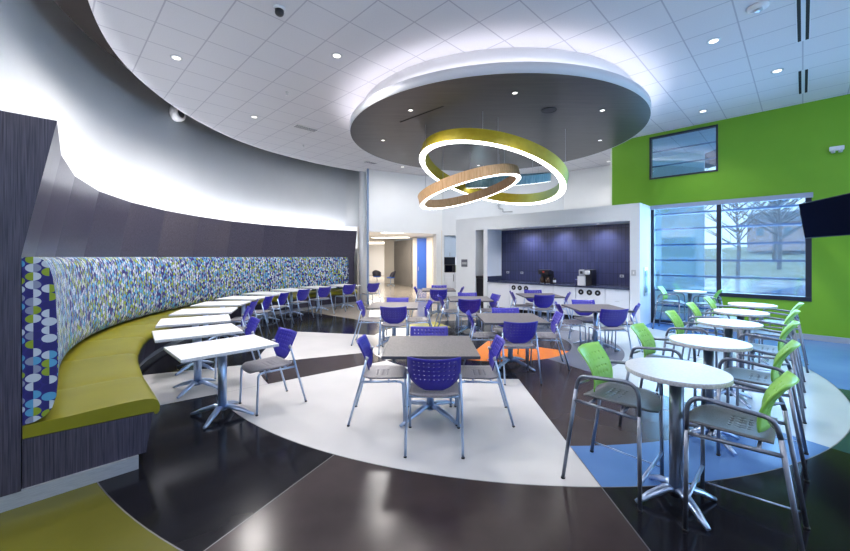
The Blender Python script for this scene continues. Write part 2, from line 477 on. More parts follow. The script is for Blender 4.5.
# end panel: one flat board closing off wainscot and banquette
ep = [(0, 2.625), (-.174, 1.667), (-.174, .43), (.56, .41), (.51, .104), (.46, .104), (-.62, .104), (-.62, 2.625)]
def slab(prof, s0, s1, ext=None):
    mb = MB(); n = len(prof)
    for s in (s0, s1):
        for a, z in prof: mb.v.append(cpt(s, a, z))
    mb.face(list(range(n))[::-1]); mb.face([n + i for i in range(n)])
    for i in range(n):
        j = (i + 1) % n; mb.face((i, j, n + j, n + i))
    return mb
o = slab([(0, 2.625), (-.174, 1.667), (-.174, 0.104), (-.62, .104), (-.62, 2.625)], -.03, .0).build('trim_3', M['wood']); struct(o)
# cove light trough and strip
struct(sweep([(-.15, 2.0), (-.61, 2.0), (-.61, 1.97), (-.15, 1.97)], arange(0.03, LEN, .4)).build('trim_4', M['white']))
led = sweep([(-.20, 2.01), (-.20, 2.04), (-.25, 2.04), (-.25, 2.01)], arange(.03, LEN - .05, .4)).build('light_strip', M['led_cool'])
tag(led, 'glowing light strip in the trough on top of the curved wainscot', 'light')

# ------------------------------------------------------------------ banquette
bq = thing('banquette', 'long curved banquette with olive seat and dotted fabric back along the left wall', 'banquette')
BE = LEN - .35
SEG = 1.2
def seam(s): return abs(((s - .85) / SEG) % 1 - .5) * 2      # 1 at the seam, 0 mid cushion
ss = []
ss.append(0.0); k = -1
while k * SEG < BE:
    for t in (0, .02, .05, .1, .2, .3, .4, .5, .6, .7, .8, .9, .95, .98):
        s = .85 + (k + t) * SEG
        if 0.01 < s < BE - .01: ss.append(s)
    k += 1
ss.append(BE)
back = [(-.172, 1.667), (-.12, 1.672), (-.085, 1.662), (-.058, 1.64), (-.036, 1.59), (-.022, 1.53), (-.008, 1.40), (-.002, 1.25), (.003, 1.1), (.006, .94), (.004, .80), (-.004, .69), (-.025, .61), (-.06, .565), (-.11, .54), (-.168, .53)]
# end profile keeps its own shape; seams pinch the front slightly
def pinch(s, k):
    if k in (0, len(back) - 1): return 0, 0
    e = max(0, (seam(s) - .86) / .14); return -.007 * e, 0
bk = sweep(back, ss, closed=True, uv=True, mod=pinch).build('backrest', M['fabric'], bq)
seat = [(-.168, .44), (-.168, .528), (.05, .525), (.2, .532), (.38, .535), (.50, .532), (.56, .52), (.592, .497), (.604, .46), (.602, .415), (.588, .392), (.57, .392), (.56, .415)]
def puff(s, k):
    e = max(0, (seam(s) - .7) / .3) ** 2; top = 2 <= k <= 9
    return (-.006 * e if k >= 6 and top else 0), (-.014 * e if top and k < 8 else 0)
seat_o = sweep(seat, ss, closed=True, mod=puff).build('seat', M['olive_vinyl'], bq)
sweep([(-.168, .104), (-.168, .436), (.558, .41), (.512, .104)], arange(0, BE, .6), smooth=False).build('base', M['wood'], bq)
sweep([(-.6, 0), (-.6, .104), (.46, .104), (.46, 0)], arange(-.025, 1.0, .5), smooth=False).build('toe_kick', M['kick'], bq)
sweep([(-.165, 0), (-.165, .104), (.46, .104), (.46, 0)], arange(1.0, BE, .6), smooth=False).build('toe_kick', M['kick'], bq)

# ------------------------------------------------------------------ pedestal base shared shape
def add_feet(parent, reach, hub, material, rot=PI / 4):
    for k in range(4):
        a = rot + k * PI / 2; c, s = math.cos(a), math.sin(a)
        pr = [(.02, hub), (.25, hub + .012), (.45, hub - .012), (.65, hub * .66), (.83, hub * .36), (1.0, .012)]
        mb = MB().tube([(c * reach * t, s * reach * t, max(z, .011)) for t, z in pr], [.030, .033, .032, .028, .023, .016], 10, flat=.75)
        mb.build('foot', material, parent)

# ------------------------------------------------------------------ white banquette tables
def make_banquette_table():
    t = thing('banquette_table', '', 'table')
    o = MB().box(-.455, .455, -.35, .35, .708, .738, mi=0).build('table_top', [M['white_edge'], M['white_lam']], t, bevel=.003)
    for p in o.data.polygons:
        if p.normal.z > .9: p.material_index = 1
    MB().tube([(0, 0, .06), (0, 0, .708)], .043, 18).build('column', M['metal'], t)
    MB().box(-.2, .2, -.03, .03, .69, .708).build('top_support', M['metal'], t, bevel=.004)
    add_feet(t, .33, .085, M['metal'])
    return t
def make_square_table():
    t = thing('square_table', '', 'table')
    o = MB().box(-.465, .465, -.465, .465, .71, .74, mi=0).build('table_top', [M['lam_edge'], M['laminate']], t, bevel=.003)
    for p in o.data.polygons:
        if p.normal.z > .9: p.material_index = 1
    MB().tube([(0, 0, .06), (0, 0, .71)], .038, 18).build('column', M['metal'], t)
    MB().box(-.25, .25, -.03, .03, .69, .71).build('top_support', M['metal'], t, bevel=.004)
    add_feet(t, .42, .09, M['metal'])
    return t
def make_bar_table():
    t = thing('bar_table', '', 'table')
    MB().disc((0, 0), .305, .875, .905, 64, 0, 1, 0).build('table_top', [M['bar_top'], M['white_edge']], t, bevel=.002)
    MB().tube([(0, 0, .05), (0, 0, .875)], .040, 18).build('column', M['dark_metal'], t)
    MB().disc((0, 0), .12, .865, .875, 24).build('top_support', M['dark_metal'], t)
    add_feet(t, .28, .09, M['metal'], 0.05)
    return t

# ------------------------------------------------------------------ dining chair (faces +Y)
def make_chair():
    t = thing('dining_chair', '', 'chair')
    # perforated back shell, round-bottomed
    def pos(u, v):
        z = .50 + .30 * v
        w = .230
        if v <= .55: w = .075 + (.230 - .075) * max(0, 1 - ((.55 - v) / .55) ** 1.9) ** .75
        x = (u * 2 - 1) * w
        y = -.158 - .125 * v ** 1.25 + .045 * (x / .217) ** 2 + .02 * max(0, .25 - v)
        z += .014 * (x / .23) ** 2 * v
        return (x, y, z)
    hu = [.5 + (i - 4) * .095 for i in range(9)]; hv = [.34, .48, .62, .76, .88]
    shell(pos, hu, hv, .024, .030, nu=12, nv=12).build('backrest', M['purple'], t, solid=.008)
    def sp(u, v):
        y = -.205 + .45 * v; e = abs(2 * v - 1)
        w = .222 * (1 - .10 * max(0, (e - .6) / .4) ** 2)
        if v > .8: w *= math.sqrt(max(.12, 1 - ((v - .8) / .2) ** 2 * .55))
        if v < .15: w *= math.sqrt(max(.12, 1 - ((.15 - v) / .15) ** 2 * .35))
        x = (u * 2 - 1) * w
        z = .448 + .014 * (abs(2 * u - 1)) ** 2.5 - .03 * max(0, (v - .82) / .18) ** 2 + .012 * max(0, (.2 - v) / .2)
        return (x, y, z)
    shell(sp, [.5 + (i - 2) * .09 for i in range(5)], [.3, .42, .54], .028, .028, nu=12, nv=12).build('seat', M['seat_grey'], t, solid=.012)
    for s in (-1, 1):
        l = MB().tube(fillet([(s * .237, .222, 0), (s * .237, .205, .43), (s * .234, .14, .436)], .03), .0115).build('leg', M['metal'], t)
        MB().tube([(s * .237, .222, 0), (s * .237, .222, .012)], .014).build('glide', M['black'], l)
        l = MB().tube([(s * .24, -.335, 0), (s * .236, -.215, .42), (s * .226, -.155, .655)], .0115).build('leg', M['metal'], t)
        MB().tube([(s * .24, -.335, 0), (s * .24, -.332, .012)], .014).build('glide', M['black'], l)
        MB().tube([(s * .234, .15, .436), (s * .234, -.208, .432)], .0105).build('side_rail', M['metal'], t)
        MB().tube([(s * .226, -.157, .645), (s * .222, -.15, .665), (s * .195, -.165, .668)], [.014, .018, .012], 10).build('bracket', M['silver'], t)
    MB().tube([(-.234, .06, .43), (.234, .06, .43)], .010).build('cross_rail', M['metal'], t)
    MB().tube([(-.234, -.12, .43), (.234, -.12, .43)], .010).build('cross_rail', M['metal'], t)
    return t

# ------------------------------------------------------------------ bar stool with arms (faces +Y)
def make_stool(rod=1):
    t = thing('bar_stool', '', 'stool')
    def pos(u, v):
        z = .675 + .295 * v
        w = .195 - .015 * (1 - v)
        x = (u * 2 - 1) * w
        y = -.115 + .03 * math.sin(v * PI) - .12 * v ** 1.3 + .05 * (x / .2) ** 2
        return (x, y, z)
    shell(pos, [.5 + (i - 3) * .115 for i in range(7)], [.3, .46, .62, .78], .026, .032, nu=12, nv=10).build('backrest', M['lime'], t, solid=.009)
    def sp(u, v):
        y = -.14 + .445 * v
        w = .218
        if v > .66: w *= math.sqrt(max(.03, 1 - ((v - .66) / .34) ** 2 * .93))
        x = (u * 2 - 1) * w
        z = .638 + .012 * (abs(2 * u - 1)) ** 2 - .05 * max(0, (v - .72) / .28) ** 2
        return (x, y, z)
    shell(sp, [.5 + (i - 2) * .10 for i in range(5)], [.26, .36, .46], .030, .030, nu=12, nv=14).build('seat', M['seat_blue'], t, solid=.013)
    for s in (-1, 1):
        x = s * .275
        l = MB().tube([(x, .255, 0), (x, .25, .62)], .0135).build('leg', M['dark_metal'], t)
        MB().tube([(x, .255, 0), (x, .255, .012)], .0165).build('glide', M['black'], l)
        MB().tube(fillet([(x, .25, .62), (x, .245, .838), (x, -.145, .80), (x * .99, -.17, .70)], [.16, .05], 8), .0135).build('armrest', M['dark_metal'], t)
        l = MB().tube([(x, -.27, 0), (x * .99, -.17, .70)], .0135).build('leg', M['dark_metal'], t)
        MB().tube([(x, -.27, 0), (x, -.268, .012)], .0165).build('glide', M['black'], l)
        MB().tube([(x, .25, .60), (x, -.18, .615)], .0115).build('side_rail', M['dark_metal'], t)
        if s == rod: MB().tube([(x, .253, .07), (x, -.258, .09)], .006).build('stretcher', M['metal'], t)
        MB().tube([(x * .99, -.165, .74), (x * .85, -.14, .745), (s * .17, -.12, .75)], .009).build('bracket', M['dark_metal'], t)
    MB().tube([(-.275, .253, .18), (.275, .253, .18)], .0125).build('foot_rest', M['metal'], t)
    for y in (-.08, .14):
        MB().tube([(-.275, y, .612), (.275, y, .612)], .0105).build('cross_rail', M['dark_metal'], t)
    return t

# first of each kind, then copies
_first = {}
def place(kind, maker, loc, rz, label, group):
    if kind not in _first:
        o = maker(); _first[kind] = o
        o.location = loc; o.rotation_euler = (0, 0, rz); o['label'] = label; o['group'] = group
        return o
    return dup(_first[kind], loc, rz, label, group)
FACE = {'+y': 0, '-y': PI, '+x': -PI / 2, '-x': PI / 2}

# dining tables: name used in labels, centre, four chairs (side word, x, y, facing)
DT = [
 ((.055, 4.0), 'grey square table nearest the camera, on white floor', 'grey square table nearest the camera',
  [('near', .085, 3.47, '+y', -.03), ('left', -.43, 3.98, '+x', .02), ('right', .55, 3.97, '-x', -.05), ('far', .05, 4.43, '-y', 0)]),
 ((1.31, 5.80), 'grey square table behind and right of the nearest one, over the orange floor', 'square table beside the orange floor patch',
  [('near', 1.27, 5.27, '+y', .04), ('left', .92, 5.86, '+x', -.1), ('right', 1.83, 5.84, '-x', -.15), ('far', 1.36, 6.17, '-y', 0)]),
 ((-.60, 7.32), 'pale brown square table farthest left, before the corridor', 'farthest left square table',
  [('near', -.55, 6.79, '+y', 0), ('left', -1.05, 7.36, '+x', 0), ('right', -.13, 7.35, '-x', .1), ('far', -.58, 7.77, '-y', 0)]),
 ((1.0, 8.5), 'grey square table in the middle row, left of the counter', 'middle row square table left of the counter',
  [('near', .915, 7.97, '+y', 0), ('left', .56, 8.5, '+x', .1), ('right', 1.42, 8.65, '-x', .25), ('far', 1.02, 8.92, '-y', 0)]),
 ((.39, 10.9), 'smallest looking dark square table, before the blue door', 'most distant square table',
  [('near', .36, 10.25, '+y', 0), ('left', -.05, 10.8, '+x', 0), ('right', .85, 10.9, '-x', -.2), ('far', .43, 11.3, '-y', 0)]),
 ((2.8, 9.25), 'dark square table directly before the coffee counter', 'square table directly before the coffee counter',
  [('near', 2.72, 8.82, '+y', 0), ('left', 2.39, 9.4, '+x', -.1), ('right', 3.27, 9.25, '-x', -.45), ('far', 2.82, 9.66, '-y', 0)]),
 ((3.15, 6.98), 'dark square table farthest right, beside the green stools', 'farthest right square table',
  [('near', 3.14, 6.48, '+y', 0), ('left', 2.72, 7.05, '+x', -.2), ('right', 3.68, 7.02, '-x', -.6), ('far', 3.18, 7.38, '-y', 0)]),
]
for (c, lab, short, chairs) in DT:
    place('sq', make_square_table, (c[0], c[1], 0), 0, lab, 'square dining tables')
    for side, x, y, fc, dr in chairs:
        place('ch', make_chair, (x, y, 0), FACE[fc] + dr, 'purple-backed chair on the %s side of the %s' % (side, short), 'purple chairs at the square tables')

ORD = ['nearest', 'second nearest', 'third nearest', 'fourth nearest', 'fifth nearest', 'sixth nearest', 'seventh nearest', 'third farthest', 'second farthest', 'farthest']
TP = [(-2.14, 3.99), (-2.87, 4.77), (-3.42, 5.63), (-3.82, 6.58), (-4.10, 7.65), (-4.19, 8.72), (-4.12, 9.80), (-3.83, 10.82), (-3.35, 11.77), (-2.70, 12.58)]
CP = [(-1.62, 4.46), (-2.37, 5.26), (-3.02, 6.42), (-3.36, 7.45), (-3.44, 8.38), (-3.40, 9.2), (-3.22, 10.12), (-2.87, 10.9), (-2.34, 11.8), (-1.68, 12.45)]
def nearest(x, y):
    return min(arange(0, LEN, .02), key=lambda s: (cpt(s, 0) - Vector((x, y, 0))).length)
for k, (x, y) in enumerate(TP):
    nr = on(nearest(x, y))[2] if k else Vector((.70, .71, 0)).normalized()
    place('bt', make_banquette_table, (x, y, 0), math.atan2(nr.y, nr.x), 'white rectangular banquette table, %s of the row' % ORD[k], 'white tables along the banquette')
for k, (x, y) in enumerate(CP):
    nr = on(nearest(x, y))[2] if k else Vector((.70, .71, 0)).normalized()
    q = Vector((x, y, 0)) - nr * .23
    place('ch', make_chair, (q.x, q.y, 0), math.atan2(-nr.y, -nr.x) - PI / 2, 'purple chair along the banquette tables, %s of that row' % ORD[k], 'purple chairs along the banquette tables')

BT = [(1.71, 2.575), (2.59, 3.45), (3.56, 4.43), (4.43, 5.30), (5.28, 6.10), (5.96, 8.5)]
BO = ['nearest', 'second nearest', 'third nearest', 'fourth nearest', 'fifth nearest', 'lone window']
for k, (x, y) in enumerate(BT):
    place('bar', make_bar_table, (x, y, 0), 0, 'round pale bar table, %s' % (BO[k] + ' of the diagonal row' if k < 5 else 'apart from the row beside the tall window'), 'round bar tables')
    for sgn, side in ((-1, 'left'), (1, 'right')):
        off = .40 if sgn < 0 else .36
        px, py = x + sgn * off * S2, y - sgn * off * S2
        rz = math.atan2(sgn * S2, -sgn * S2) - PI / 2     # faces the table
        place('st' + side, (lambda: make_stool(-1)) if sgn < 0 else make_stool, (px, py, 0), rz, 'lime-backed armed stool left of the %s bar table' % BO[k] if sgn < 0 else 'lime-backed armed stool right of the %s bar table' % BO[k], 'lime bar stools')

# ------------------------------------------------------------------ walls
def wall_seg(p, q, z0, z1, t=.15):
    """vertical slab from p to q, thickness t to the left of travel p->q"""
    p = Vector((*p, 0)); q = Vector((*q, 0)); d = (q - p).normalized(); n = Vector((-d.y, d.x, 0)) * t
    return [p, q, q + n, p + n], z0, z1
def wall(name, segs, material):
    mb = MB()
    for p, q, z0, z1, *t in segs:
        pts, a, b_ = wall_seg(p, q, z0, z1, *(t or [.15])); mb.prism(pts, a, b_)
    return struct(mb.build(name, material))
def gw(c, y=None, r_=None):
    """point on the line x + y = c at x/y = r_"""
    yy = c / (1 + r_); return (c - yy, yy)
CW = 15.4
A0 = (5.10, 10.30)
W1a, W1b, W1c = gw(CW, r_=.598), gw(CW, r_=.778), gw(CW, r_=1.0238)     # big window: left jamb, mullion, right jamb
def along(p, ds): return (p[0] + ds * S2, p[1] - ds * S2)
GE = (11.4, 4.0)
w2a, w2b = gw(CW, r_=.594), gw(CW, r_=.776)                              # small window
HT = 2.96
sill = .79
wall('wall_right', [
    (A0, W1a, 0, 4.85), (W1a, W1c, HT, 3.64), (W1b, W1c, 0, sill), (W1c, GE, 0, 4.85),
    (w2b, W1c, 3.64, 4.85), (w2a, w2b, 4.72, 4.85)], M['wall_green'])
wall('wall_front', [((11.4, 4.15), (11.4, -3.2), 0, .6), ((11.4, 4.15), (11.4, -3.2), 3.6, 4.85), ((11.4, -3.2), (11.4, 4.15), 4.84, 4.86)], M['wall_white'])
wall('wall_behind', [((11.4, -3.2), (-3.3, -3.2), 0, 5.6)], M['wall_white'])
wall('baseboard_right', [((along(W1b, .0)[0] - .012, along(W1b, .0)[1] - .012), (GE[0] - .012, GE[1] - .012), 0, .11, .02)], M['base_grey'])
# back walls
D1 = Vector((2.0, 1.1, 0)).normalized()
P0 = Vector((-2.03, 13.48, 0))
pe = P0 + D1 * 2.83; pc = P0 + D1 * 3.10
wall('wall_back', [((P0.x, P0.y), (pe.x, pe.y), 2.58, 5.0, .25), ((pe.x, pe.y), (pc.x, pc.y), 0, 5.0, .25)], M['wall_teal'])
wall('wall_kitchen', [((pc.x, pc.y), (.76, pc.y), 0, 5.0), ((.76, pc.y), (1.24, 14.9), 2.52, 5.0), ((1.24, 14.9), (5.12, 13.95), 0, 5.0)], M['wall_white'])
wall('wall_far', [((5.12, 13.95), (8.2, 11.1), 0, 5.0), ((5.22, 10.42), (7.2, 12.4), 0, 4.85, .1)], M['wall_teal'])

# ceiling
cl = [cpt(s, .10) for s in arange(0, LEN, .25)]
poly = [(-2.3, -3.2), (-2.2, 2.2)] + [(p.x, p.y) for p in cl] + [(-2.0, 13.9), (P0.x, P0.y + .4), (.7, 15.6), (5.2, 15), (8.5, 12), (8.3, 7.35), (11.5, 4.1), (11.5, -3.2)]
o = MB().prism([(x, y) for x, y in poly][::-1], 4.80, 4.86).build('ceiling', M['tiles']); struct(o)
struct(MB().box(-7, 12, -3.4, 16, 5.42, 5.5).build('ceiling_upper', mat('dark_brown_deck', (.014, .010, .010), .9)))
# column and post at the end of the banquette
struct(MB().disc((-2.33, 13.92), .10, 0, 5.5, 24).build('column', M['white']))
struct(MB().box(-2.06, -1.99, 13.36, 13.43, 0, 4.8).build('steel_post', mat('blue_grey_steel', (.24, .33, .50), .4, .4)))

# ------------------------------------------------------------------ kitchen box
BF = 14.1
def bp(s, dep=0):
    """point on the box face: s metres from its left end, dep metres behind the face"""
    return (1.07 + s * S2 + dep * S2, 13.03 - s * S2 + dep * S2)
LB = (5.113 - 1.07) / S2
def boxp(s0, s1, d0, d1, z0, z1, mb=None, mi=0):
    mb = mb or MB(); mb.prism([bp(s0, d0), bp(s1, d0), bp(s1, d1), bp(s0, d1)], z0, z1, mi); return mb
def s_at(r_, c=BF):
    y = c / (1 + r_); return (c - y - 1.07 - (c - BF) / 2) / S2
sn0, sn1 = s_at((475.5 - 425) / 378), s_at((483.5 - 425) / 378)
so0, so1 = s_at((487.5 - 425) / 378), s_at((630 - 425) / 378)
TOPZ = 2.96
mb = MB()
boxp(0, sn0, 0, .92, 0, TOPZ, mb)
boxp(sn0, so1, 0, .92, 2.55, TOPZ, mb)
boxp(sn1, so0, 0, .92, 0, 2.55, mb)
boxp(so1, LB, 0, .92, 0, TOPZ, mb)
boxp(sn0, sn1, .7, .92, 0, 2.55, mb)
boxp(so0, so1, .86, .92, 0, 2.55, mb)
struct(mb.build('wall_counter_surround', M['wall_white']))
struct(boxp(so0, so1, .80, .86, .87, 2.55).build('wall_tiled', M['tile']))
struct(boxp(so1 - .012, so1, .0, .80, .87, 2.55).build('trim_5', M['tile']))
# countertop and its splash
ct = thing('countertop', 'dark blue countertop across the coffee alcove', 'countertop')
boxp(so0 + .002, so1 - .014, -.015, .79, .87, .905).build('slab', M['counter'], ct, bevel=.003)
boxp(so0 + .002, so0 + .02, .0, .79, .905, 1.05).build('splash', M['counter'], ct)
W_ = so1 - so0
edges = [0, .80, 1.56, 2.22, 2.84, 3.60, W_]
names = ['plain leftmost white cabinet under the countertop', 'white cabinet with three round openings under the coffee brewer, left group',
         'plain white cabinet just right of the left round openings', 'plain white cabinet left of the right round openings',
         'white cabinet with three round openings, right group', 'rightmost white cabinet with drawers by the alcove end']
M['cab'] = mat('white_cabinet', (.74, .77, .84), .4)
for k in range(6):
    a, b_ = so0 + edges[k] + .004, so0 + edges[k + 1] - .004
    if k == 5: b_ = so1 - .016
    cb = thing('base_cabinet', names[k], 'cabinet', (0, 0, 0), 0, 'white cabinets under the coffee counter')
    boxp(a, b_, .04, .78, .1, .868).build('body', M['cab'], cb)
    boxp(a, b_, .09, .7, 0, .1).build('toe_kick', M['black_matte'], cb)
    if k in (1, 4):
        boxp(a + .003, b_ - .003, .018, .038, .105, .862).build('door', M['cab'], cb, bevel=.002)
        for q in range(3):
            sc = (so0 + ([.95, 1.16, 1.37] if k == 1 else [2.99, 3.21, 3.42])[q])
            c0 = bp(sc, .018)
            # cylinder axis along the depth direction
            mb = MB(); n = 24; ax = Vector((S2, S2, 0)); sd = Vector((S2, -S2, 0)); up = Vector((0, 0, 1))
            mb.tube([Vector((c0[0], c0[1], .745)) - ax * .006, Vector((c0[0], c0[1], .745)) + ax * .01], .072, 24)
            ch = mb.build('round_opening', M['black_matte'], cb)
            MB().tube([Vector((c0[0], c0[1], .745)) - ax * .009, Vector((c0[0], c0[1], .745)) - ax * .004], .022, 16).build('centre_cap', M['silver'], ch)
    elif k == 5:
        for z0, z1 in ((.105, .34), (.345, .60), (.605, .862)):
            d_ = boxp(a + .003, b_ - .003, .018, .038, z0, z1).build('drawer', M['cab'], cb, bevel=.002)
            boxp((a + b_) / 2 - .05, (a + b_) / 2 + .05, .005, .018, z1 - .04, z1 - .03).build('handle', M['silver'], d_)
    else:
        mid = (a + b_) / 2
        for x0, x1 in ((a + .003, mid - .002), (mid + .002, b_ - .003)):
            boxp(x0, x1, .018, .038, .105, .862).build('door', M['cab'], cb, bevel=.002)
# waste bin in the slot
wb = thing('waste_bin', 'tall black bin standing in the narrow slot of the white surround', 'bin')
boxp(sn0 + .02, sn1 - .01, .01, .45, 0.0, .98).build('body', M['black'], wb, bevel=.02)
boxp(sn0 + .015, sn1 - .006, .0, .46, .98, 1.05).build('lid', M['black_matte'], wb, bevel=.015)
# coffee machine (white and black) and brewer
s_m = s_at((583.5 - 425) / 378, BF + .45)
cm = thing('coffee_machine', 'white and black espresso machine on the right of the countertop', 'coffee machine')
boxp(s_m + .02, s_m + .26, .22, .55, .906, 1.33).build('body', M['black'], cm, bevel=.015)
boxp(s_m - .10, s_m + .10, .16, .40, .905, 1.16).build('front_tower', M['white'], cm, bevel=.012)
boxp(s_m - .06, s_m + .09, .14, .36, 1.16, 1.33).build('brew_head', M['silver'], cm, bevel=.02)
boxp(s_m + .09, s_m + .22, .13, .30, 1.20, 1.31).build('side_hood', M['white'], cm, bevel=.03)
boxp(s_m - .17, s_m - .10, .22, .27, 1.05, 1.07).build('steam_arm', M['chrome'], cm)
boxp(s_m - .02, s_m + .05, .135, .145, 1.22, 1.29).build('control_panel', M['black'], cm)
s_b = s_at((546 - 425) / 378, BF + .45)
cf = thing('coffee_brewer', 'black drip coffee brewer with glass carafes on the countertop', 'coffee brewer')
boxp(s_b - .15, s_b + .15, .30, .50, .906, 1.26).build('body', M['black'], cf, bevel=.01)
boxp(s_b - .17, s_b + .17, .16, .32, 1.17, 1.30).build('brew_head', M['black'], cf, bevel=.01)
boxp(s_b - .02, s_b + .03, .15, .162, 1.22, 1.26).build('indicator', M['red'], cf)
for dx in (-.08, .10):
    c0 = bp(s_b + dx, .24)
    g_ = MB().lathe([(.045, 0), (.068, .03), (.07, .09), (.045, .15), (.04, .17)], 20, c=(c0[0], c0[1], .915)).build('carafe', M['glass_dark'], cf)
    MB().tube(fillet([(c0[0] - .05, c0[1] - .05, 1.06), (c0[0] - .10, c0[1] - .10, 1.05), (c0[0] - .10, c0[1] - .10, .97), (c0[0] - .05, c0[1] - .05, .96)], .02), .007).build('carafe_handle', M['black'], g_)
    MB().disc((c0[0], c0[1]), .06, .905, .915, 20).build('warming_plate', M['silver'], cf)
c0 = bp(s_b + .27, .30)
ca = thing('canister', 'small dark canister with white label beside the coffee brewer', 'canister', (c0[0], c0[1], .905))
MB().lathe([(.04, 0), (.042, .01), (.042, .14), (.036, .16), (.03, .165)], 20).build('body', M['black'], ca)
MB().lathe([(.0425, .04), (.0432, .045), (.0432, .1), (.0425, .105)], 20).build('label', M['white'], ca)
for k, (pxx, lab) in enumerate(((508, 'leftmost outlet plate on the dark tiles'), (522, 'outlet plate on the dark tiles left of the brewer'), (622, 'outlet plate on the dark tiles at the right end'))):
    s_ = s_at((pxx - 425) / 378, BF + 1.12) - .8
    s_ = (14.1 + 1.13) / (1 + (pxx - 425) / 378); s_ = ((15.23 - s_) - 1.07 - .8 * S2) / S2
    op = thing('outlet_plate', lab, 'outlet', (0, 0, 0), 0, 'outlets on the tiles')
    boxp(s_ - .05, s_ + .05, .79, .80, 1.13, 1.2).build('plate', M['silver'], op)
    boxp(s_ - .02, s_ + .02, .786, .79, 1.15, 1.18).build('socket', M['black'], op)
# plaque, switch, extinguisher cabinet
s_ = s_at((464.5 - 425) / 378)
pl = thing('wall_plaque', 'dark grey square plaque on the white surround left of the slot', 'sign')
boxp(s_ - .13, s_ + .13, -.012, 0, 1.34, 1.59).build('plate', M['plaque'], pl, bevel=.003)
boxp(s_ - .10, s_ + .10, -.014, -.012, 1.42, 1.5).build('inset', M['silver'], pl)
s_ = s_at((633.8 - 425) / 378)
sw = thing('light_switch', 'small grey switch plate on the white surround right of the alcove', 'switch')
boxp(s_ - .05, s_ + .05, -.008, 0, 1.22, 1.36).build('plate', M['silver'], sw)
boxp(s_ - .015, s_ + .015, -.014, -.008, 1.26, 1.32).build('rocker', M['white'], sw)
ex = thing('extinguisher_cabinet', 'narrow glazed extinguisher cabinet on the end of the white surround', 'cabinet')
def sidebox(d0, d1, o0, o1, z0, z1): return boxp(LB + o0, LB + o1, d0, d1, z0, z1)
sidebox(.30, .56, 0, .02, .72, 1.42).build('frame', M['silver'], ex, bevel=.004)
sidebox(.34, .52, .02, .026, .80, 1.34).build('pane', mat('blue_pane', (.05, .12, .16), .4), ex)
for k, pxx in enumerate((523, 556, 598)):
    r0 = (pxx - 425) / 378; y_ = (BF + .35) / (1 + r0); c0 = (BF + .35 - y_, y_)
    dl = thing('alcove_downlight', 'small downlight in the alcove soffit, %s' % ('leftmost', 'middle one', 'rightmost')[k], 'ceiling light', (c0[0], c0[1], 2.55), 0, 'alcove downlights')
    MB().disc((0, 0), .055, -.012, 0, 24).build('ring', M['silver'], dl); MB().disc((0, 0), .038, -.014, -.012, 20).build('lamp', M['lamp'], dl)
    L = bpy.data.lights.new('alcove_spot', 'SPOT'); L.energy = 60; L.spot_size = 2.3; L.spot_blend = 1; L.color = (.85, .88, 1); L.shadow_soft_size = .04
    lo = bpy.data.objects.new('alcove_spot', L); COL.objects.link(lo); lo.location = (c0[0] + .1, c0[1] + .1, 2.52); lo.rotation_euler = (.25, 0, -PI / 4)

# kitchenette niche with cabinets and microwave
kn = thing('wall_cabinet', 'pale blue wall cabinet above the microwave in the narrow niche', 'cabinet')
MB().box(.77, 1.235, 15.05, 15.4, 1.66, 2.5).build('body', mat('pale_blue_cabinet', (.50, .62, .78), .4), kn)
for x0, x1 in ((.775, 1.0), (1.005, 1.23)):
    d_ = MB().box(x0, x1, 15.03, 15.05, 1.67, 2.49).build('door', bpy.data.materials['pale_blue_cabinet'], kn, bevel=.003)
MB().box(.985, .995, 15.01, 15.03, 1.7, 1.85).build('handle', M['black'], kn)
kb = thing('niche_cabinet', 'white base cabinet below the microwave in the narrow niche', 'cabinet')
MB().box(.77, 1.235, 15.05, 15.5, .0, 1.05).build('body', M['cab'], kb)
MB().box(.775, 1.23, 15.03, 15.05, .1, .86).build('door', M['cab'], kb, bevel=.003)
MB().box(1.12, 1.14, 15.0, 15.03, .7, .98).build('handle', M['black'], kb)
mw = thing('microwave', 'black microwave in the narrow kitchenette niche', 'microwave')
MB().box(.79, 1.22, 15.1, 15.45, 1.05, 1.36).build('body', M['black'], mw, bevel=.01)
MB().box(.81, 1.08, 15.09, 15.1, 1.08, 1.33).build('door', M['screen'], mw)
struct(MB().box(.76, 1.25, 15.5, 15.55, 0, 2.6).build('wall_niche_back', mat('dark_niche', (.03, .035, .06), .5)))

# conduit on the far wall
cd = thing('conduit_pipe', 'thin white pipe bending along the wall above the white surround', 'pipe')
MB().tube(fillet([(2.80, 14.33, 3.75), (2.80, 14.33, 3.5), (2.95, 14.30, 3.5), (2.95, 14.3, 3.38), (3.3, 14.25, 3.38)], .05), .03).build('pipe', M['silver'], cd)
MB().box(2.75, 2.85, 14.30, 14.42, 3.62, 3.65).build('clip', M['silver'], cd)

# ------------------------------------------------------------------ corridor beyond the opening
wall('wall_corridor_left', [((-2.35, 14.0), (-3.5, 22.5), 0, 2.8), ((-3.5, 22.5), (-5.2, 35), 0, 2.8)], M['wall_warm'])
wall('wall_corridor_end', [((-5.4, 35), (-2.0, 35), 0, 3.0)], M['white'])
wall('wall_corridor_grey', [((-.68, 21.5), (-1.86, 23.9), 0, 2.66, .1)], M['grey_wall'])
wall('baseboard_corridor', [((-.70, 21.46), (-1.88, 23.86), 0, .14, .05)], M['black_matte'])
wall('wall_corridor_divider', [((-2.6, 24.2), (-2.62, 34.8), 0, 2.8, -.7)], M['wall_warm'])
wall('wall_corridor_right', [((.48, 14.95), (.40, 19.5), 0, 2.72, -.2), ((-.66, 20.2), (-.66, 21.5), 0, 2.72, -.25), ((.17, 19.95), (.45, 19.4), 0, 2.72, -.1)], M['wall_warm'])
d5 = struct(MB().box(-.42, .18, 19.95, 20.05, 0, 2.66).build('door_1', M['blue_door']))
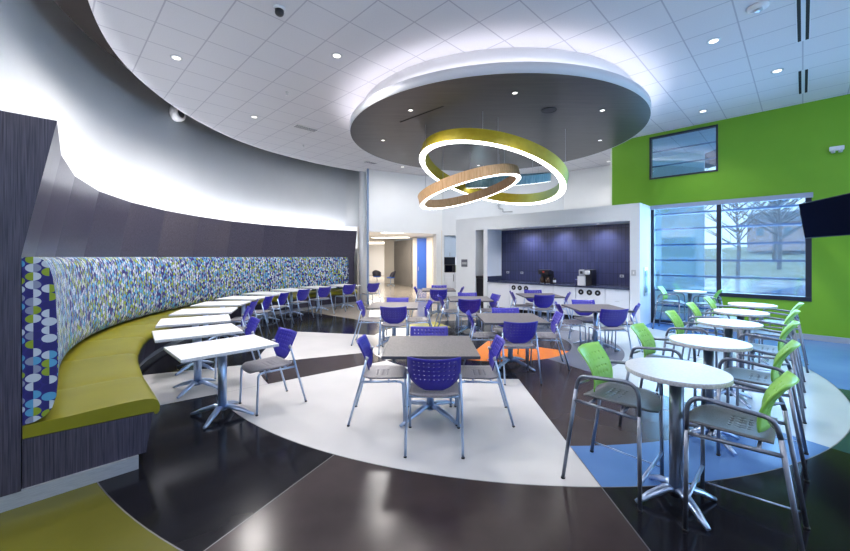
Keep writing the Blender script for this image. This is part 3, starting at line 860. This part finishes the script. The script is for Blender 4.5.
MB().box(-.36, -.34, 19.90, 19.95, .95, 1.15).build('door_handle', M['silver'], d5)
struct(MB().prism([(-6, 14.2), (-2.3, 14.2), (.45, 15.25), (.45, 36), (-6, 36)], 2.76, 2.82).build('ceiling_corridor', M['white']))
for k, (x0, x1, y0, y1, lab) in enumerate(((-1.9, .1, 16.4, 17.0, 'glowing strip light across the corridor ceiling nearest the opening'), (-2.9, -.9, 20.6, 21.3, 'glowing strip light deeper in the corridor ceiling'), (-4.2, -2.9, 28, 29, 'glowing strip light at the far end of the corridor'))):
    cl_ = thing('ceiling_light', lab, 'ceiling light', ((x0 + x1) / 2, (y0 + y1) / 2, 2.76), -.2, 'corridor strip lights')
    w, h = (x1 - x0) / 2, (y1 - y0) / 2
    MB().box(-w - .03, w + .03, -h - .03, h + .03, -.015, 0).build('frame', M['white'], cl_)
    MB().box(-w, w, -h, h, -.02, -.015).build('diffuser', M['corr_led'], cl_)
def lounge(x, y, rz, lab):
    t = thing('swivel_chair', lab, 'chair', (x, y, 0), rz, 'chairs in the corridor')
    def pos(u, v):
        x_ = (u * 2 - 1) * .27; return (x_, -.2 - .1 * v + .22 * (abs(2 * u - 1)) ** 2, .5 + .36 * v - .12 * abs(2 * u - 1) ** 2 * v)
    shell(pos, [], [], .03, .03, nu=10, nv=6).build('backrest', mat('grey_chair_back', (.06, .06, .09), .5), t, solid=.02)
    MB().disc((0, 0), .24, .44, .5, 24).build('seat', M['blue_door'], t, bevel=.02)
    MB().tube([(0, 0, .06), (0, 0, .44)], .025).build('stem', M['metal'], t)
    for k in range(4):
        a = PI / 4 + k * PI / 2; MB().tube([(0, 0, .08), (.28 * math.cos(a), .28 * math.sin(a), .025)], .018).build('leg', M['metal'], t)
lounge(-2.95, 23.2, PI + .4, 'dark blue swivel chair at the far end of the corridor, left one')
lounge(-2.0, 22.0, PI / 2 + .3, 'dark blue swivel chair in the corridor, nearer right one')

# ------------------------------------------------------------------ windows on the green wall
def wbox(p, a, b_, d0, d1, z0, z1, mb=None, mi=0):
    mb = mb or MB()
    q = lambda s, dd: (p[0] + s * S2 + dd * S2, p[1] - s * S2 + dd * S2)
    mb.prism([q(a, d0), q(b_, d0), q(b_, d1), q(a, d1)], z0, z1, mi); return mb
def dist(p, q): return math.hypot(p[0] - q[0], p[1] - q[1])
Lw, Lm = dist(W1a, W1c), dist(W1a, W1b)
mb = MB(); fw = .07
wbox(W1a, 0, fw, .0, .1, 0, HT, mb); wbox(W1a, Lm - .045, Lm + .045, .0, .1, 0, HT, mb); wbox(W1a, Lw - fw * 1.3, Lw, .0, .1, sill, HT, mb)
wbox(W1a, 0, Lw, .0, .1, HT - .05, HT, mb); wbox(W1a, Lm, Lw, -.02, .1, sill - .02, sill + .07, mb); wbox(W1a, 0, Lm, 0, .1, 0, .09, mb)
w1 = struct(mb.build('window_1', M['frame']))
wbox(W1a, fw, Lm - .045, .04, .052, .09, HT - .05).build('pane', M['glass'], w1)
wbox(W1a, Lm + .045, Lw - .09, .04, .052, sill + .07, HT - .05).build('pane', M['glass'], w1)
for z in (.45, .83, 1.21, 1.59, 1.97, 2.36, 2.74):
    wbox(W1a, 0.02, Lm if z < .9 else Lw, .11, .17, z - .022, z + .022).build('louver', M['louver'], w1)
wbox(W1a, -.02, Lw + .02, -.05, .0, HT - .09, HT + .01).build('blind_valance', mat('grey_blue_valance', (.30, .36, .48), .5), w1)
Ls = dist(w2a, w2b)
mb = MB(); z0, z1 = 3.64, 4.72; fw = .04
wbox(w2a, 0, fw, -.01, .1, z0, z1, mb); wbox(w2a, Ls - fw, Ls, -.01, .1, z0, z1, mb); wbox(w2a, 0, Ls, -.01, .1, z0, z0 + fw, mb); wbox(w2a, 0, Ls, -.01, .1, z1 - fw, z1, mb)
w2 = struct(mb.build('window_2', M['frame']))
wbox(w2a, fw, Ls - fw, .04, .052, z0 + fw, z1 - fw).build('pane', M['glass'], w2)
for z in (3.98, 4.36):
    wbox(w2a, 0, Ls, .11, .15, z - .014, z + .014).build('louver', M['louver'], w2)

# window in the wall to the right of the camera (out of the photo, source of daylight)
mb = MB()
for y in (-3.1, -.7, 1.7, 4.05): mb.box(11.35, 11.5, y - .05, y + .05, .6, 3.6)
mb.box(11.35, 11.5, -3.2, 4.15, .6, .68); mb.box(11.35, 11.5, -3.2, 4.15, 3.52, 3.6)
w3 = struct(mb.build('window_3', M['frame']))
MB().box(11.42, 11.43, -3.1, 4.05, .68, 3.52).build('pane', M['glass'], w3)

# ------------------------------------------------------------------ TV, emergency light, ceiling fittings
tv = thing('television', 'large black television on a swing arm, right edge of the green wall', 'television', (7.46, 7.42, 2.38), 0)
dv = Vector((-.33, -.944, 0)).normalized(); nv = Vector((dv.y, -dv.x, 0)).normalized()
ang = math.atan2(dv.y, dv.x)
tv.rotation_euler = (math.radians(8), 0, ang)
MB().box(0, 1.6, -.05, .0, -.345, .345).build('screen', M['black_matte'], tv, bevel=.008)
MB().box(.015, 1.585, -.054, -.05, -.33, .33).build('display', M['screen'], tv)
MB().box(.5, 1.0, .0, .06, -.18, .18).build('mount_plate', M['black_matte'], tv)
inv = Matrix.Rotation(-ang, 3, 'Z')
wp = inv @ (Vector((8.0, 7.38, 0)) - Vector((7.40, 7.40, 0)))
MB().tube([(.8, .05, 0), (wp.x, wp.y, 0)], .03).build('swing_arm', M['black_matte'], tv)
c0 = Vector((8.0, 7.36, 0))
em = thing('emergency_light', 'white twin-head emergency light high on the green wall', 'light', (8.02, 7.36, 3.77), -PI / 4)
MB().box(-.10, .10, -.07, 0, -.03, .05).build('housing', M['white'], em, bevel=.01)
for s in (-1, 1): MB().lathe([(.015, 0), (.032, .01), (.032, .035), (.02, .05)], 18, c=(s * .05, -.05, -.08)).build('lamp_head', M['silver'], em)

def downlight(x, y, z, lab, r=.085, power=0):
    t = thing('recessed_downlight', lab, 'ceiling light', (x, y, z), 0, 'recessed downlights')
    MB().lathe([(r * 1.22, 0), (r * 1.22, -.006), (r, -.008), (r * .95, -.002)], 28).build('trim_ring', M['silver'] if z > 4.5 else M['black'], t)
    MB().disc((0, 0), r * .8, -.009, -.0085, 24).build('lamp', M['lamp'], t)
    if power:
        L = bpy.data.lights.new('downlight_spot', 'SPOT'); L.energy = power; L.spot_size = 2.85 if x < 0 else 1.9; L.spot_blend = .8; L.color = (1, .95, .92); L.shadow_soft_size = .22
        lo = bpy.data.objects.new('downlight_spot', L); COL.objects.link(lo); lo.location = (x, y, z - .03)
for x, y, lab in ((4.18, 5.47, 'recessed ceiling downlight right of the dark disk, nearest the camera'), (5.92, 6.35, 'recessed ceiling downlight between the two slot vents and the green wall'),
                  (5.96, 8.10, 'recessed ceiling downlight just above the small upper window'), (-1.37, 5.87, 'recessed ceiling downlight left of the dark disk, bright one'),
                  (-3.9, 5.93, 'recessed ceiling downlight nearest the curved ceiling edge'), (-3.81, 8.43, 'recessed ceiling downlight over the banquette, second from the left'),
                  (-.78, 13.1, 'recessed ceiling downlight above the corridor opening'), (6.0, 12.35, 'recessed ceiling downlight near the green wall corner')):
    downlight(x, y, 4.80, lab, .07, 40 if y > 12 else 90 if y > 8 and x > 5 else 360 if x < 0 else 230)

DC = (1.47, 8.48); DZ = 4.30; DR = 3.10
cld = thing('ceiling_disk', 'huge round dark suspended ceiling disk with pale rim', 'ceiling disk')
MB().disc(DC, DR - .012, DZ, DZ + .07, 128).build('panel', M['disk'], cld)
mb = MB(); n = 128
for k in range(n):
    a = 2 * PI * k / n
    for r_, z in ((DR - .012, DZ - .004), (DR, DZ - .004), (DR, DZ + .155), (DR - .012, DZ + .155)):
        mb.v.append(Vector((DC[0] + r_ * math.cos(a), DC[1] + r_ * math.sin(a), z)))
for k in range(n):
    j = (k + 1) % n
    for q in range(4): mb.face((4 * k + q, 4 * j + q, 4 * j + (q + 1) % 4, 4 * k + (q + 1) % 4), smooth=True)
mb.build('rim', M['rim'], cld)
MB().disc(DC, 2.84, DZ + .07, 4.80, 128).build('drum', M['drum'], cld)
mb = MB()
for k in range(n):
    a = 2 * PI * k / n
    for r_, z in ((2.93, 4.372), (3.05, 4.372), (3.05, 4.38), (2.93, 4.38)):
        mb.v.append(Vector((DC[0] + r_ * math.cos(a), DC[1] + r_ * math.sin(a), z)))
for k in range(n):
    j = (k + 1) % n
    for q in range(4): mb.face((4 * k + q, 4 * j + q, 4 * j + (q + 1) % 4, 4 * k + (q + 1) % 4))
mb.build('light_strip', M['led_disk'], cld)
def disk_pt(px, py, z=DZ):
    d = (z - 1.67) * 378 / (257 - py); return ((px - 425) / 378 * d, d)
for (px, py, lab) in ((410.6, 109.8, 'left'), (515, 92.5, 'nearest'), (602.5, 110, 'right'), (383, 140, 'far left'), (600, 140, 'far right'), (478.5, 165, 'farthest')):
    x, y = disk_pt(px, py); downlight(x, y, DZ, 'small downlight in the dark disk, %s one' % lab, .05, 150)
x, y = disk_pt(422, 114)
sd = tag(MB().box(-.56, .56, -.014, .014, DZ - .006, DZ - .0005).build('slot_vent', M['black_matte']), 'thin black slot in the left of the dark disk', 'vent'); sd.location = (-.08, 6.97, 0); sd.rotation_euler = (0, 0, -.77)
x, y = disk_pt(549, 110)
sp_ = tag(MB().lathe([(.14, -.001), (.14, -.008), (.125, -.010), (.12, -.004)], 32, c=(0, 0, 0)).build('round_speaker', mat('dark_speaker', (.03, .028, .034), .5)), 'flush round speaker in the right of the dark disk', 'speaker'); sp_.location = (x, y, DZ)

def ring(name, lab, c, r, th, ph, h, wd, side, r_in=None):
    t = thing(name, lab, 'pendant light', c, 0, 'ring pendant lights')
    R = Matrix.Rotation(ph, 3, 'Z') @ Matrix.Rotation(th, 3, 'Y')
    n = 120
    def loop(secs, mats, nm, parent=t):
        mb = MB(); m_ = len(secs)
        for k in range(n):
            a = 2 * PI * k / n
            for (rr, z) in secs: mb.v.append(R @ Vector((rr * math.cos(a), rr * math.sin(a), z)))
        for k in range(n):
            j = (k + 1) % n
            for q in range(m_): mb.face((m_ * k + q, m_ * j + q, m_ * j + (q + 1) % m_, m_ * k + (q + 1) % m_), smooth=False)
        return mb.build(nm, mats, parent)
    loop([(r, .004), (r, h), (r - wd, h), (r - wd, .004)], side, 'veneer_band')
    loop([(r - .004, 0), (r - .004, .006), (r - wd + .004, .006), (r - wd + .004, 0)], M['lamp_hot'], 'diffuser')
    for k in range(4):
        a = PI / 4 + k * PI / 2; p = R @ Vector(((r - wd / 2) * math.cos(a), (r - wd / 2) * math.sin(a), h))
        MB().tube([p, (p.x, p.y, DZ - c[2])], .0035, 6).build('cable', M['silver'], t)
    return t
ring('ring_pendant', 'largest olive green tilted glowing ring under the dark disk', (1.408, 8.216, 3.40), 1.593, .3016, .4706, .24, .13, M['olive_veneer'])
ring('ring_pendant', 'smaller brown tilted glowing ring, lowest on the left', (.95, 8.0, 3.02), 1.09, .2626, 2.856, .20, .10, M['brown_veneer'])
ring('ring_pendant', 'teal blue ring seen edge-on behind the other two', (2.12, 9.9, 3.58), 1.12, .235, -1.95, .20, .10, M['blue_veneer'])

# dome camera, detector, vents, wall fixture
dc = thing('dome_camera', 'small dark dome camera on the ceiling at the top of the picture', 'camera', (-1.83, 4.75, 4.80))
MB().lathe([(.075, 0), (.075, -.02), (.06, -.03)], 28).build('mount_ring', M['white'], dc)
MB().lathe([(.055, -.03), (.054, -.07), (.04, -.09), (.018, -.10)], 24).build('dome', M['black'], dc)
sm = thing('smoke_detector', 'round smoke detector on the ceiling near the slot vents', 'detector', (4.16, 4.72, 4.80))
MB().lathe([(.11, 0), (.11, -.02), (.07, -.045)], 28).build('base', M['white'], sm)
MB().lathe([(.05, -.045), (.045, -.06), (.02, -.065)], 20).build('sensor', M['silver'], sm)
def slot(u0, u1, lab):
    t = thing('slot_vent', lab, 'vent', (0, 0, 4.80), 0, 'linear slot vents')
    for k, v in enumerate((-.035, .045)):
        q = lambda u, w: ((u + w) * S2, (u - w) * S2)
        MB().prism([q(u0, v - .018), q(u1, v - .018), q(u1, v + .018), q(u0, v + .018)][::-1], -.006, -.0005).build('slot', M['black_matte'], t)
    MB().prism([q(u0 - .02, -.065), q(u1 + .02, -.065), q(u1 + .02, .075), q(u0 - .02, .075)][::-1], -.003, 0).build('frame', M['rim'], t)
slot(6.0, 7.72, 'double black slot vent at the top right corner of the ceiling')
slot(8.95, 10.2, 'shorter double black slot vent near the green wall')
for (x, y, w, lab) in ((-2.89, 9.17, .30, 'rectangular air grille left of the dark disk'), (-1.8, 12.5, .25, 'small air grille near the end of the curved wall')):
    t = thing('air_grille', lab, 'vent', (x, y, 4.80), PI / 4, 'air grilles')
    MB().box(-w, w, -.11, .11, -.01, 0).build('frame', M['white'], t)
    for k in range(5): MB().box(-w + .03, w - .03, -.09 + k * .04, -.07 + k * .04, -.013, -.010).build('slat', M['plaque'], t)
for (x, y, lab) in ((-2.62, 7.17, 'tiny sprinkler head in the ceiling tiles left of the disk'), (-3.4, 10.56, 'tiny sprinkler head farther back over the banquette')):
    t = thing('sprinkler', lab, 'sprinkler', (x, y, 4.80), 0, 'sprinkler heads')
    MB().lathe([(.035, 0), (.035, -.006), (.012, -.01), (.012, -.04)], 16).build('body', M['silver'], t)
    MB().disc((0, 0), .025, -.046, -.042, 16).build('deflector', M['chrome'], t)
# white speaker on the curved wall under the ceiling edge
wp_, dd_, nn_ = on(5.6)
best = None
for s in arange(3, 9, .05):
    q = cpt(s, -.5); e = abs((q.x / q.y) * 378 + 425 - 178)
    if best is None or e < best[0]: best = (e, s)
q = cpt(best[1], -.5); _, dd_, nn_ = on(best[1])
zz = 1.67 + (257 - 113) * q.y / 378
wf = thing('wall_speaker', 'round white speaker high on the curved wall below the ceiling edge', 'speaker', (q.x, q.y, zz), math.atan2(nn_.y, nn_.x))
def axtube(pr, nm, m_):
    mb = MB(); mb.lathe(pr, 28); mb.v = [Vector((p.z, p.x, p.y)) for p in mb.v]; return mb.build(nm, m_, wf)
axtube([(.19, -.1), (.19, 0), (.17, .05), (.13, .06)], 'housing', M['white']); axtube([(.12, .055), (.10, .065), (.05, .068)], 'cone', M['black'])

# ------------------------------------------------------------------ outside
struct(MB().box(-2, 60, 15.4, 90, -.35, -.25).build('ground_outside', M['grass']))
struct(MB().prism([(6.2, 9.5), (12, 3.7), (60, 3.7), (60, 15.4), (6.2, 15.4)], -.35, -.25).build('ground_terrace', M['grass']))
hl = MB()
nx, ny = 30, 14
for j in range(ny + 1):
    for i in range(nx + 1):
        x = 5 + i * 3.2; y = 24 + j * 4 - i * .55
        z = -.3 + max(0, j - 1) * .28 + .25 * math.sin(i * .8) * min(1, j / 3)
        hl.v.append(Vector((x, y, z)))
for j in range(ny):
    for i in range(nx):
        a = j * (nx + 1) + i; hl.face((a, a + 1, a + nx + 2, a + nx + 1), smooth=True)
struct(hl.build('ground_hill', M['grass']))
struct(MB().prism([(9, 22), (60, 8), (60, 11), (9, 25.5)], -.24, -.2).build('road_outside', M['road']))
def tree(x, y, z, h, sd_, lab):
    random.seed(sd_); t = thing('bare_tree', lab, 'tree', (x, y, z), 0, 'bare trees outside the window')
    MB().tube([(0, 0, -.3), (.1, 0, h * .25), (0, .1, h * .5), (.1, .05, h)], [h * .016, h * .013, h * .009, h * .002], 8).build('trunk', M['bark'], t)
    mb = MB()
    for k in range(44):
        z0 = h * random.uniform(.2, .85); a = random.uniform(0, 2 * PI); L_ = (h - z0) * random.uniform(.45, .8) + .3
        p1 = Vector((.05, .05, z0)); p2 = p1 + Vector((math.cos(a) * L_ * .5, math.sin(a) * L_ * .5, L_ * .35)); p3 = p2 + Vector((math.cos(a + .3) * L_ * .35, math.sin(a + .3) * L_ * .35, L_ * .4))
        mb.tube([p1, p2, p3], [h * .006, h * .003, h * .001], 5)
        for q in range(6):
            a2 = a + random.uniform(-1.2, 1.2); b0 = p1.lerp(p2, random.random()) if q < 2 else p2.lerp(p3, random.random())
            mb.tube([b0, b0 + Vector((math.cos(a2) * L_ * .3, math.sin(a2) * L_ * .3, L_ * .28))], [h * .002, h * .0008], 4)
    mb.build('branches', M['bark'], t)
for k, (x, y, z, h, lab) in enumerate(((24, 29, .3, 9, 'bare tree outside, behind the right half of the big window'), (30, 32, .9, 10, 'bare tree outside near the right window edge'), (16.5, 36, .6, 8, 'bare tree outside right of the window mullion'), (37, 40, 1.4, 12, 'bare tree on the hill far outside, right'), (29, 43, 1.6, 12, 'bare tree on the hill far outside, middle'))):
    tree(x, y, z, h, 10 + k, lab)
def house(x, y, z, w, d, h, rz, lab):
    t = thing('house', lab, 'building', (x, y, z), rz, 'houses on the hill outside')
    MB().box(-w / 2, w / 2, -d / 2, d / 2, -1, h).build('wall', M['brick'], t)
    mb = MB(); b0 = 0
    mb.v += [Vector(p) for p in ((-w / 2 - .3, -d / 2 - .3, h), (w / 2 + .3, -d / 2 - .3, h), (w / 2 + .3, d / 2 + .3, h), (-w / 2 - .3, d / 2 + .3, h), (-w / 2, 0, h + 1.8), (w / 2, 0, h + 1.8))]
    for f in ((0, 1, 5, 4), (2, 3, 4, 5), (1, 2, 5), (3, 0, 4), (3, 2, 1, 0)): mb.face(f)
    mb.build('roof', M['roof'], t)
    for k in range(4):
        xx = -w / 2 + w * (k + .5) / 4; MB().box(xx - .4, xx + .4, -d / 2 - .03, -d / 2, h * .4, h * .75).build('window', M['far_glass'], t)
house(36, 62, 4.0, 11, 7, 3, -.7, 'reddish house on the hill outside the window, left')
house(56, 56, 3.6, 12, 7, 3.2, -.8, 'reddish house on the hill outside the window, right')
# glazed wing seen through the left light
gwg = thing('glazed_wing', 'blue glazed building wing outside the left part of the big window', 'building')
MB().prism([(8.2, 13.8), (11.2, 16.8), (10.9, 17.1), (7.9, 14.1)][::-1], 3.0, 3.5).build('roof_edge', M['white'], gwg)
MB().prism([(8.0, 14.0), (11.1, 17.1), (11.0, 17.2), (7.9, 14.1)][::-1], -.25, 3.0).build('glazing', M['far_glass'], gwg)
for k in range(10):
    x = 8.0 + k * .34; MB().box(x - .05, x + .05, 13.88 + k * .34, 14.0 + k * .34, -.25, 3.0).build('mullion', M['frame'], gwg)
for z in (.5, 1.6, 2.5):
    MB().prism([(7.98, 13.92), (11.08, 17.02), (11.05, 17.07), (7.95, 13.97)][::-1], z - .04, z + .04).build('transom', M['frame'], gwg)

# ------------------------------------------------------------------ lights
def area(name, loc, rot, sx, sy, energy, col):
    L = bpy.data.lights.new(name, 'AREA'); L.shape = 'RECTANGLE'; L.size = sx; L.size_y = sy; L.energy = energy; L.color = col
    o = bpy.data.objects.new(name, L); COL.objects.link(o); o.location = loc; o.rotation_euler = rot
    return o
def aim(o, tgt):
    o.rotation_euler = (Vector(tgt) - o.location).to_track_quat('-Z', 'Y').to_euler()
o = area('daylight_side_window', (11.3, .5, 2.1), (0, 0, 0), 7, 2.9, 300, (.45, .68, 1)); aim(o, (0, 2.5, 1.4))
mid = ((W1a[0] + W1c[0]) / 2 + .25, (W1a[1] + W1c[1]) / 2 + .25)
o = area('daylight_green_wall_window', (mid[0], mid[1], 1.9), (0, 0, 0), 3.0, 2.1, 200, (.42, .70, 1)); aim(o, (mid[0] - 3, mid[1] - 3, 1.2))
o = area('corridor_light', (-1.2, 18, 2.7), (0, 0, 0), 2, 3, 110, (1, .9, .78))
o = area('corridor_light_far', (-3.8, 30, 2.7), (0, 0, 0), 1.5, 5, 170, (1, .94, .86))

for x, y in ((-1.2, .6), (2.0, .2), (5.2, 1.4), (8.2, 3.6), (1.2, -2), (5.5, -1.8)):
    area('unseen_ceiling_light', (x, y, 4.78), (0, 0, 0), 1.2, 1.2, 24, (1, .95, .95))
for x, y in ((-1.3, 11.3), (1.6, 12.4), (3.6, 11.6)):
    area('unseen_ceiling_light', (x, y, 4.78), (0, 0, 0), .5, .5, 42, (1, .98, .96))  # added fill lights that brighten the back walls, no fixtures here
area('unseen_ceiling_light', (-2.1, 2.7, 4.78), (0, -.5, 0), .9, .9, 60, (1, .98, .98))  # added fill light to brighten the near-left wall, no fixture
w = bpy.data.worlds.new('world'); SC.world = w; w.use_nodes = True
nt = w.node_tree; bg = nt.nodes['Background']
sky = nt.nodes.new('ShaderNodeTexSky'); sky.sky_type = 'HOSEK_WILKIE'; sky.turbidity = 6; sky.ground_albedo = .4; sky.sun_direction = (-.4, -.5, .7)
mx = nt.nodes.new('ShaderNodeMix'); mx.data_type = 'RGBA'; mx.inputs[0].default_value = .7
nt.links.new(sky.outputs[0], mx.inputs[6]); mx.inputs[7].default_value = (.80, .90, 1, 1)
nt.links.new(mx.outputs[2], bg.inputs[0]); bg.inputs[1].default_value = 1.8

vs = SC.view_settings
vs.view_transform = 'Standard'; vs.look = 'None'; vs.exposure = .58; vs.gamma = 1; vs.use_curve_mapping = False
SC.cycles.max_bounces = 8; SC.cycles.diffuse_bounces = 4; SC.cycles.glossy_bounces = 4; SC.cycles.transparent_max_bounces = 12
SC.cycles.use_denoising = True
SC.cycles.sample_clamp_indirect = 6
